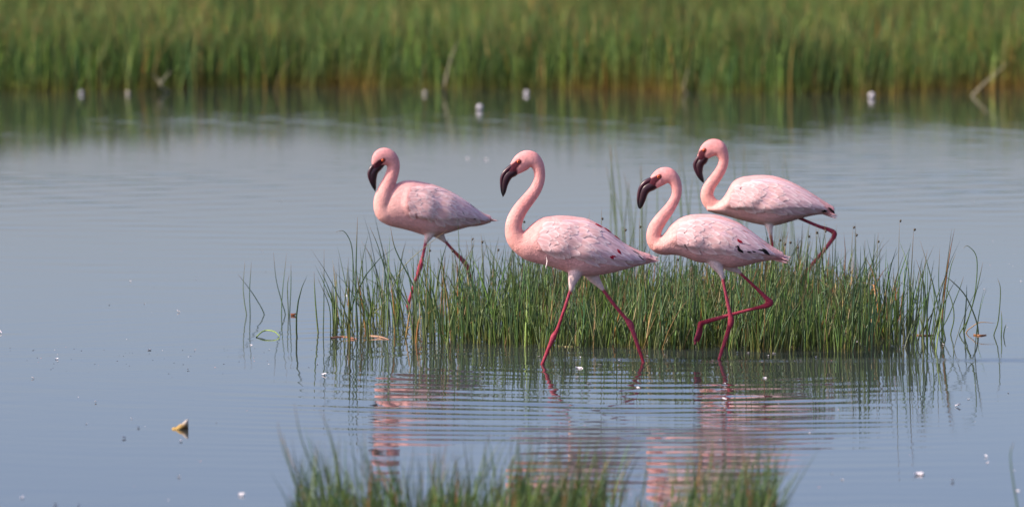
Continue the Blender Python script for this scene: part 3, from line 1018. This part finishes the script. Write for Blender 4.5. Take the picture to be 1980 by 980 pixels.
R1 = dict(x=1)
birds = [
    dict(label="tall flamingo striding through the water in front of the sedge, both feet down", seed=1, depth=on_water(1146, 702).y, yaw=0.10, foot=(1146, 702),
         zoom_body=(960, 270, 3.379), zoom_leg=(1020, 500, 3.265), trunk=(118, 1010), wing=(185, 1040), slope=0.55, tail=(1010, 775), tail_drop=0.10, breast=(90, 650),
         top=[(100, 632), (150, 612), (200, 585), (225, 556), (260, 524), (310, 503), (400, 493), (500, 498), (600, 517), (690, 560), (760, 615), (840, 680), (920, 722), (980, 742), (1050, 765)],
         bottom=[(100, 712), (140, 755), (200, 790), (280, 808), (350, 828), (420, 850), (480, 873), (560, 893), (680, 885), (780, 865), (880, 838), (960, 818), (1050, 800)],
         neck=[(250, 690, 74), (175, 678, 76), (128, 638, 66), (111, 578, 56), (123, 515, 53), (158, 450, 48), (205, 390, 44), (250, 332, 40), (277, 270, 37), (281, 215, 37), (268, 165, 42)],
         head=[(236, 130, 52, 0.85), (196, 128, 60, 0.70), (160, 152, 60, 0.62), (128, 182, 48, 0.58), (108, 202, 36, 0.56)],
         eye=(140, 140), lore=(108, 178),
         bill_out=[(106, 150), (85, 163), (50, 194), (29, 225), (22, 262), (27, 330), (41, 372)], bill_in=[(150, 212), (126, 236), (100, 250), (76, 292), (62, 340), (48, 366), (43, 372)],
         legs=[dict(side=-0.03, thigh=[(310, 40, 50), (290, 100, 42), (274, 160, 22), (268, 195, 13)], shank=[(270, 180, 11), (225, 320, 11), (183, 440, 12), (160, 485, 20), (140, 530, 14), (85, 665, 11), (55, 740, 11)]),
               dict(side=0.03, thigh=[(380, 50, 55), (420, 115, 40), (458, 165, 22), (480, 195, 14)], shank=[(470, 182, 11), (550, 290, 12), (625, 380, 13), (655, 418, 22), (675, 470, 15), (738, 655, 11), (765, 735, 11)])],
         crimson=[(0.684, 0.35, 0.3, 0.75), (0.626, 0.57, 0.1, 0.6), (0.645, 0.55, -0.3, 0.5), (0.53, 0.035, 0.0, 0.9), (0.60, 0.03, 0.05, 1.0), (0.68, 0.03, 0.1, 0.8)], black=[(0.743, 0.62, 0.17, 0.3, 0.8), (0.80, 0.14, 0.55, 0.62, 0.45), (0.85, 0.30, 0.45, 0.55, 0.4)], loose=(316, 752)),
    dict(label="flamingo wading with one leg folded up above the water, black marks on its wing", seed=2, depth=on_water(1391, 694).y, yaw=0.0, foot=(1391, 694),
         zoom_body=(1210, 300, 3.77), zoom_leg=(1310, 480, 3.268), trunk=(205, 1150), wing=(280, 1190), slope=0.52, tail=(1140, 735), tail_drop=0.18, breast=(175, 640),
         top=[(190, 630), (262, 590), (300, 555), (335, 500), (400, 455), (470, 433), (560, 428), (650, 433), (740, 455), (830, 495), (920, 555), (1000, 620), (1080, 672), (1140, 705), (1195, 735)],
         bottom=[(190, 690), (230, 715), (300, 724), (380, 728), (450, 752), (520, 778), (600, 788), (680, 803), (760, 820), (850, 812), (950, 785), (1050, 765), (1120, 762), (1195, 770)],
         neck=[(340, 660, 66), (275, 662, 66), (223, 640, 62), (203, 590, 54), (217, 530, 53), (258, 465, 48), (308, 402, 42), (348, 340, 37), (369, 285, 36), (368, 228, 40), (350, 180, 46)],
         head=[(315, 150, 56, 0.85), (275, 150, 62, 0.70), (240, 172, 60, 0.62), (208, 202, 48, 0.58), (186, 222, 36, 0.56)],
         eye=(238, 155), lore=(196, 190),
         bill_out=[(190, 160), (165, 166), (130, 186), (97, 225), (82, 280), (80, 340), (90, 382), (102, 392)], bill_in=[(236, 236), (205, 256), (166, 276), (143, 330), (124, 372), (108, 390), (104, 392)],
         legs=[dict(side=-0.028, thigh=[(210, 30, 55), (240, 90, 42), (270, 145, 22), (284, 185, 13)], shank=[(281, 172, 11), (305, 290, 11), (330, 405, 14), (336, 460, 21), (318, 520, 15), (262, 700, 11), (235, 790, 11)]),
               dict(side=0.028, thigh=[(270, 60, 60), (335, 115, 34), (375, 142, 18), (398, 158, 12)], shank=[(390, 152, 10), (480, 235, 11), (565, 318, 15), (586, 346, 25), (560, 366, 17), (480, 386, 11), (320, 428, 12), (180, 468, 15), (150, 480, 20)],
                    toes=[dict(w=0.0, pts=[(150, 478, 18), (134, 545, 17), (112, 612, 6)]), dict(w=0.012, pts=[(152, 480, 12), (150, 545, 12), (134, 596, 6)]), dict(w=-0.012, pts=[(150, 480, 12), (124, 550, 11), (106, 590, 6)])])],
         crimson=[(0.478, 0.45, 0.4, 0.55), (0.574, 0.345, 0.5, 0.65), (0.592, 0.36, 0.35, 0.55)], black=[(0.566, 0.46, 0.48, 1.0, 1.15), (0.572, 0.53, 0.44, 0.75, 1.2), (0.735, 0.50, 0.55, 0.05, 0.8), (0.765, 0.40, 0.60, 0.5, 0.95), (0.655, 0.60, 0.26, 0.2, 0.9), (0.695, 0.57, 0.22, 0.2, 0.9), (0.545, 0.52, 0.2, 0.2, 0.8)]),
    dict(label="flamingo with its neck drawn in, standing behind the sparse end of the sedge", seed=3, depth=on_water(800, 592).y, yaw=0.34, foot=(800, 592), fat=1.05,
         zoom_body=(690, 270, 3.379), zoom_leg=(690, 270, 3.379), trunk=(165, 870), wing=(240, 905), slope=0.52, tail=(860, 525), tail_drop=0.05, breast=(140, 450),
         top=[(150, 430), (200, 350), (250, 296), (290, 271), (350, 265), (420, 275), (500, 295), (580, 327), (660, 370), (730, 420), (800, 475), (850, 503), (915, 513)],
         bottom=[(150, 525), (190, 553), (250, 570), (330, 590), (400, 613), (450, 630), (500, 634), (560, 624), (640, 600), (720, 578), (800, 572), (860, 556), (915, 532)],
         neck=[(250, 470, 74), (200, 475, 72), (174, 445, 62), (173, 390, 60), (192, 325, 53), (218, 262, 46), (238, 205, 42), (240, 160, 44)],
         head=[(220, 122, 52, 0.85), (186, 108, 58, 0.72), (158, 118, 56, 0.66), (140, 145, 45, 0.6), (133, 165, 34, 0.56)],
         eye=(162, 130), lore=(142, 150),
         bill_out=[(128, 128), (112, 146), (90, 172), (74, 208), (77, 245), (96, 292), (122, 335)], bill_in=[(185, 165), (162, 194), (142, 215), (132, 258), (130, 305), (127, 328), (124, 335)],
         legs=[dict(side=-0.028, thigh=[(470, 580, 50), (455, 630, 28), (437, 668, 14)], shank=[(438, 660, 11), (418, 760, 11), (402, 822, 17), (385, 880, 13), (362, 940, 11), (318, 1085, 11), (300, 1140, 11)]),
               dict(side=0.028, thigh=[(520, 590, 55), (560, 635, 28), (585, 668, 14)], shank=[(580, 660, 11), (650, 740, 11), (718, 815, 17), (745, 880, 13), (790, 1060, 11), (805, 1120, 11)])],
         crimson=[(0.325, 0.57, 0.5, 0.75), (0.338, 0.60, 0.7, 0.6)], black=[(0.725, 0.63, 0.20, 0.2, 1.1), (0.43, 0.60, 0.18, 0.3, 0.8), (0.70, 0.10, 0.5, 0.75, 0.35), (0.60, 0.42, 0.4, 0.9, 0.3)]),
    dict(label="flamingo with one leg bent up sharply behind, partly hidden by the marked one", seed=4, depth=on_water(1492, 600).y, yaw=-0.06, foot=(1492, 600),
         zoom_body=(1320, 250, 3.1625), zoom_leg=(1320, 250, 3.1625), trunk=(150, 925), wing=(225, 955), slope=0.50, tail=(900, 495), tail_drop=0.28, breast=(150, 460),
         top=[(140, 470), (190, 462), (235, 445), (265, 390), (300, 328), (350, 296), (430, 282), (500, 280), (580, 290), (650, 315), (720, 350), (790, 390), (850, 430), (910, 466), (955, 497)],
         bottom=[(140, 500), (200, 514), (260, 530), (340, 552), (430, 575), (500, 589), (570, 589), (640, 570), (720, 545), (800, 524), (860, 518), (955, 518)],
         neck=[(270, 480, 46), (215, 478, 42), (172, 455, 43), (149, 408, 40), (162, 355, 37), (202, 298, 34), (235, 245, 31), (250, 195, 30), (244, 158, 36)],
         head=[(222, 122, 48, 0.85), (190, 112, 53, 0.72), (160, 125, 52, 0.64), (134, 150, 42, 0.6), (118, 170, 32, 0.56)],
         eye=(130, 128), lore=(116, 148),
         bill_out=[(108, 138), (94, 156), (70, 190), (62, 222), (75, 265), (100, 306), (127, 331)], bill_in=[(158, 182), (145, 208), (128, 226), (122, 268), (130, 305), (131, 324), (128, 331)],
         legs=[dict(side=-0.026, thigh=[(525, 540, 45), (530, 595, 22), (538, 640, 12)], shank=[(537, 630, 10), (548, 720, 10), (555, 840, 12), (552, 880, 16), (548, 930, 12), (545, 1107, 10), (543, 1160, 10)]),
               dict(side=0.026, thigh=[(590, 515, 36), (640, 525, 18), (670, 530, 12)], shank=[(690, 535, 11), (820, 590, 11), (905, 620, 14), (926, 640, 17), (915, 672, 13), (860, 745, 11), (790, 830, 12), (765, 868, 14)],
                    toes=[dict(w=0.0, pts=[(768, 862, 13), (740, 900, 12), (720, 945, 5)]), dict(w=0.012, pts=[(768, 862, 10), (752, 905, 9), (742, 940, 5)])])],
         crimson=[], black=[(0.845, 0.72, 0.42, 0.25, 1.3), (0.905, 0.35, 0.55, 0.55, 0.9), (0.93, 0.5, 0.45, 0.55, 0.9)]),
]
for sp in birds:
    make_flamingo(sp)

# ------------------------------------------------------------------ things floating on the water
def down_mesh(seed):
    v, q, t, e = leaf_grid(0.020, 0.006, nL=4, nW=3, camber=-0.5, curl=-0.5, seed=seed, ragged=0.12)
    v = v + np.random.default_rng(seed).normal(0, 0.0008, v.shape)
    v[:, 2] -= v[:, 2].min() - 0.0006
    return np_mesh("floating_feather", v, q, np.tile((0.78, 0.74, 0.76), (len(v), 1)), M_FLOAT)


DOWN = [down_mesh(90 + i) for i in range(5)]
spots = [(507, 486, 1), (254, 545, 1), (347, 604, 1.6), (213, 590, .7), (278, 588, .7), (378, 539, .6), (2, 645, 2), (107, 695, 1.2), (285, 677, 1.2), (66, 732, 1), (184, 778, .9),
         (167, 820, .7), (270, 827, 1), (243, 847, 1.2), (347, 854, 1.2), (256, 810, .6), (343, 922, 1), (462, 957, 1.6), (40, 963, 1), (110, 976, 1), (153, 977, 1), (364, 715, .8), (483, 667, .9),
         (615, 704, .8), (622, 725, 1.5), (1112, 712, 2.2), (1113, 731, 1.2), (1143, 742, 1.3), (1163, 706, 1.1), (1230, 749, 1), (1122, 692, 1), (1196, 698, 1.2), (1475, 732, 1.3), (1404, 774, 1.6),
         (1407, 788, 1), (1404, 742, .8), (1847, 786, 1.6), (1875, 772, .8), (1768, 918, 2.4), (1843, 930, 1.4), (1909, 883, 1), (1909, 894, 1), (1963, 949, 1), (1626, 927, .9), (1608, 915, .6), (1950, 760, .8),
         (1648, 664, 1.6), (1660, 668, 1.6), (1638, 659, 1.4), (1655, 660, 1.5), (1669, 663, 1.5), (1643, 671, 1.3), (1676, 671, 1.2), (1663, 657, 1.3), (1628, 678, 1.1), (1630, 655, 1.2), (1684, 668, 1.2),
         (1430, 660, 1.1), (1470, 665, 1), (1500, 684, 1.2), (1578, 690, 1), (1448, 683, 1.2), (1427, 682, 1), (1485, 688, 1.2), (1750, 668, 1), (1822, 666, 1.2), (1974, 545, .8),
         (1440, 673, .8), (1417, 674, .9), (1400, 662, .8), (1463, 654, .9), (1093, 656, 1), (1100, 648, .8), (1040, 690, .8), (1255, 690, 1), (541, 391, 1.4), (1350, 420, 1.0), (1880, 390, 1), (1150, 668, .8),
         (905, 308, 2.6), (943, 310, 2.6), (690, 560, 1.0), (668, 572, 1.4), (652, 600, 1.2), (1905, 560, .9), (1750, 610, .8)]
rr = np.random.default_rng(77)
for i, (px_, py_, sc) in enumerate(spots):
    p = on_water(px_, py_)
    o = link("floating_feather", DOWN[i % 5], None, (p.x, p.y, 0.001))
    o.rotation_euler = (rr.uniform(-0.2, 0.5), rr.uniform(-0.3, 0.3), rr.uniform(0, 6.28))
    o.scale = (sc * 0.62, sc * 0.62, sc * 0.45)
    tag(o, "small white down feather floating on the water", "feather", "down feathers floating on the water")

# white birds' feathers drifting by the far bank, larger and out of focus
for (px_, py_, sc), lab in [((927, 213, 4.4), "bright white tuft drifting on open water off the far bank"), ((1018, 170, 3.6), "white tuft caught at the foot of the far bank near the rusty stalks"),
                            ((1685, 190, 4.6), "upright white feather at the far water's edge"), ((160, 163, 3.4), "white tuft between rusty stalks on the far bank"),
                            ((250, 172, 3.2), "pale grey tuft on the water's edge beside the snapped stalk"), ((822, 168, 3.4), "pale buff tuft beside the tall dry stalk on the far bank")]:
    p = on_water(px_, max(py_, 182))
    me = blob_mesh("feather_tuft", 0.0062 * sc, 1.0, 0.8, 0.95, (0.72, 0.70, 0.74) if "white" in lab else (0.50, 0.47, 0.40), int(px_), 10, 7, 0.22, M_FLOAT)
    o = link("feather_tuft", me, None, (p.x, min(p.y, BANK - 0.9), 0.006 * sc))
    tag(o, lab, "feather")

# curled leaf, brown leaf, ring of green stem, flat straws
p = on_water(350, 829)
v, q, c = [], [], []
for i in range(11):
    f = i / 10
    for j in range(6):
        g = j / 5
        top = 0.031 * f ** 1.35 + 0.0035 + 0.0016 * math.sin(f * 17)
        zz = -0.004 + (top + 0.004) * g
        v.append((0.054 * f - 0.030, -0.017 * math.sin(math.pi * min(1, f * 0.9 + 0.1)) * math.sin(math.pi * (0.25 + 0.75 * g)), zz))
        brown = np.clip((f - 0.45) / 0.2, 0, 1) * np.clip(1.25 - zz / 0.016, 0, 1)
        pale = np.clip((zz - 0.012) / 0.010, 0, 1)
        cc = np.array([0.34, 0.23, 0.075]) * (1 - pale) + np.array([0.42, 0.38, 0.34]) * pale
        c.append(cc * (1 - brown) + np.array([0.10, 0.050, 0.015]) * brown)
for i in range(10):
    for j in range(5):
        a = i * 6 + j
        q.append((a, a + 6, a + 7, a + 1))
me = np_mesh("curled_leaf", v, q, c, M_FLOAT)
o = link("curled_leaf", me, None, p)
o.modifiers.new("thick", 'SOLIDIFY').thickness = 0.002
o.rotation_euler = (0, 0, 0.1)
tag(o, "curled yellow brown dead leaf with pale tip floating alone on open water", "leaf")

p = on_water(562, 610)
v, q, t, e = leaf_grid(0.024, 0.007, nL=5, nW=4, camber=0.8, curl=-0.2, seed=6, ragged=0.05)
v[:, 2] -= v[:, 2].min() - 0.0005
o = link("brown_leaf", np_mesh("brown_leaf", v, q, np.tile((0.16, 0.055, 0.025), (len(v), 1)), M_FLOAT), None, p)
o.modifiers.new("thick", 'SOLIDIFY').thickness = 0.0015
tag(o, "small red brown leaf floating at the foot of the outlying stems", "leaf")

def straw(pts_px, name, lab, colr, rad, cat, arch=0.0):
    ps = np.array([np.array(on_water(*p_)) for p_ in pts_px])
    b0 = ps[0].copy()
    path = catmull(ps - b0, 6)
    tt = np.linspace(0, 1, len(path))
    path[:, 2] += 0.002 + arch * np.sin(tt * math.pi)
    v_, q_ = tube(path, rad * np.clip(1 - 0.5 * tt ** 3, 0.2, 1), 5)
    o_ = link(name, np_mesh(name, v_, q_, np.tile(colr, (len(v_), 1)), M_STEM), None, tuple(b0))
    tag(o_, lab, cat)

straw([(496, 652), (510, 648), (530, 649), (541, 651)], "green_stem", "light green stem arched over onto the water between the outlying stems", (0.24, 0.34, 0.06), 0.0030, "stem", 0.018)
straw([(1768, 648), (1790, 649), (1806, 648)], "floating_straw", "brown straw floating between stems right of the clump", (0.20, 0.11, 0.05), 0.0035, "straw")
straw([(1883, 648), (1895, 649), (1907, 648)], "floating_straw", "short orange brown straw floating at the foot of the arching stem", (0.30, 0.13, 0.05), 0.0035, "straw")
straw([(1075, 669), (1095, 671), (1120, 671)], "floating_straw", "pale straw floating behind the striding flamingo's front leg", (0.42, 0.36, 0.18), 0.003, "straw")
straw([(1480, 664), (1520, 669), (1545, 673)], "floating_straw", "pale straw floating at the sedge foot behind the folded leg", (0.40, 0.33, 0.16), 0.003, "straw")
straw([(640, 654), (665, 652), (690, 656)], "floating_straw", "reddish straw floating among the clump's sparse left stems", (0.34, 0.15, 0.08), 0.004, "straw")
straw([(715, 650), (735, 652), (752, 657)], "floating_straw", "pinkish straw floating at the foot of the clump's left stems", (0.40, 0.24, 0.15), 0.004, "straw")

# bubbles and specks of weed on the open water
n = 80
px = rng.uniform(0, 620, n)
py = 690 + 17 * rng.normal(0, 1, n)
extra = 90
px = np.r_[px, rng.uniform(0, 1980, extra)]
py = np.r_[py, rng.uniform(440, 975, extra)]
V_, Q_, C_ = [], [], []
for i in range(len(px)):
    p = on_water(px[i], py[i])
    r = rng.uniform(0.0010, 0.0026)
    cc = (0.03, 0.03, 0.035) if (i < n and rng.random() < 0.75) else random.choice([(0.6, 0.55, 0.56), (0.55, 0.30, 0.27), (0.10, 0.08, 0.06)])
    o0 = len(V_)
    for z_, k in ((0.0, 1.0), (r * 0.3, 0.75), (r * 0.45, 0.2)):
        for j in range(5):
            a = j * 2 * math.pi / 5
            V_.append((p.x + r * k * math.cos(a) * 1.3, p.y + r * k * math.sin(a) * 1.3, z_)); C_.append(cc)
    for lv in range(2):
        for j in range(5):
            a = o0 + lv * 5 + j; b_ = o0 + lv * 5 + (j + 1) % 5
            Q_.append((a, b_, b_ + 5, a + 5))
o = link("floating_specks", np_mesh("floating_specks", V_, Q_, C_, M_FLOAT))
tag(o, "tiny specks of weed and bubbles scattered over the open water", "debris", kind="stuff")
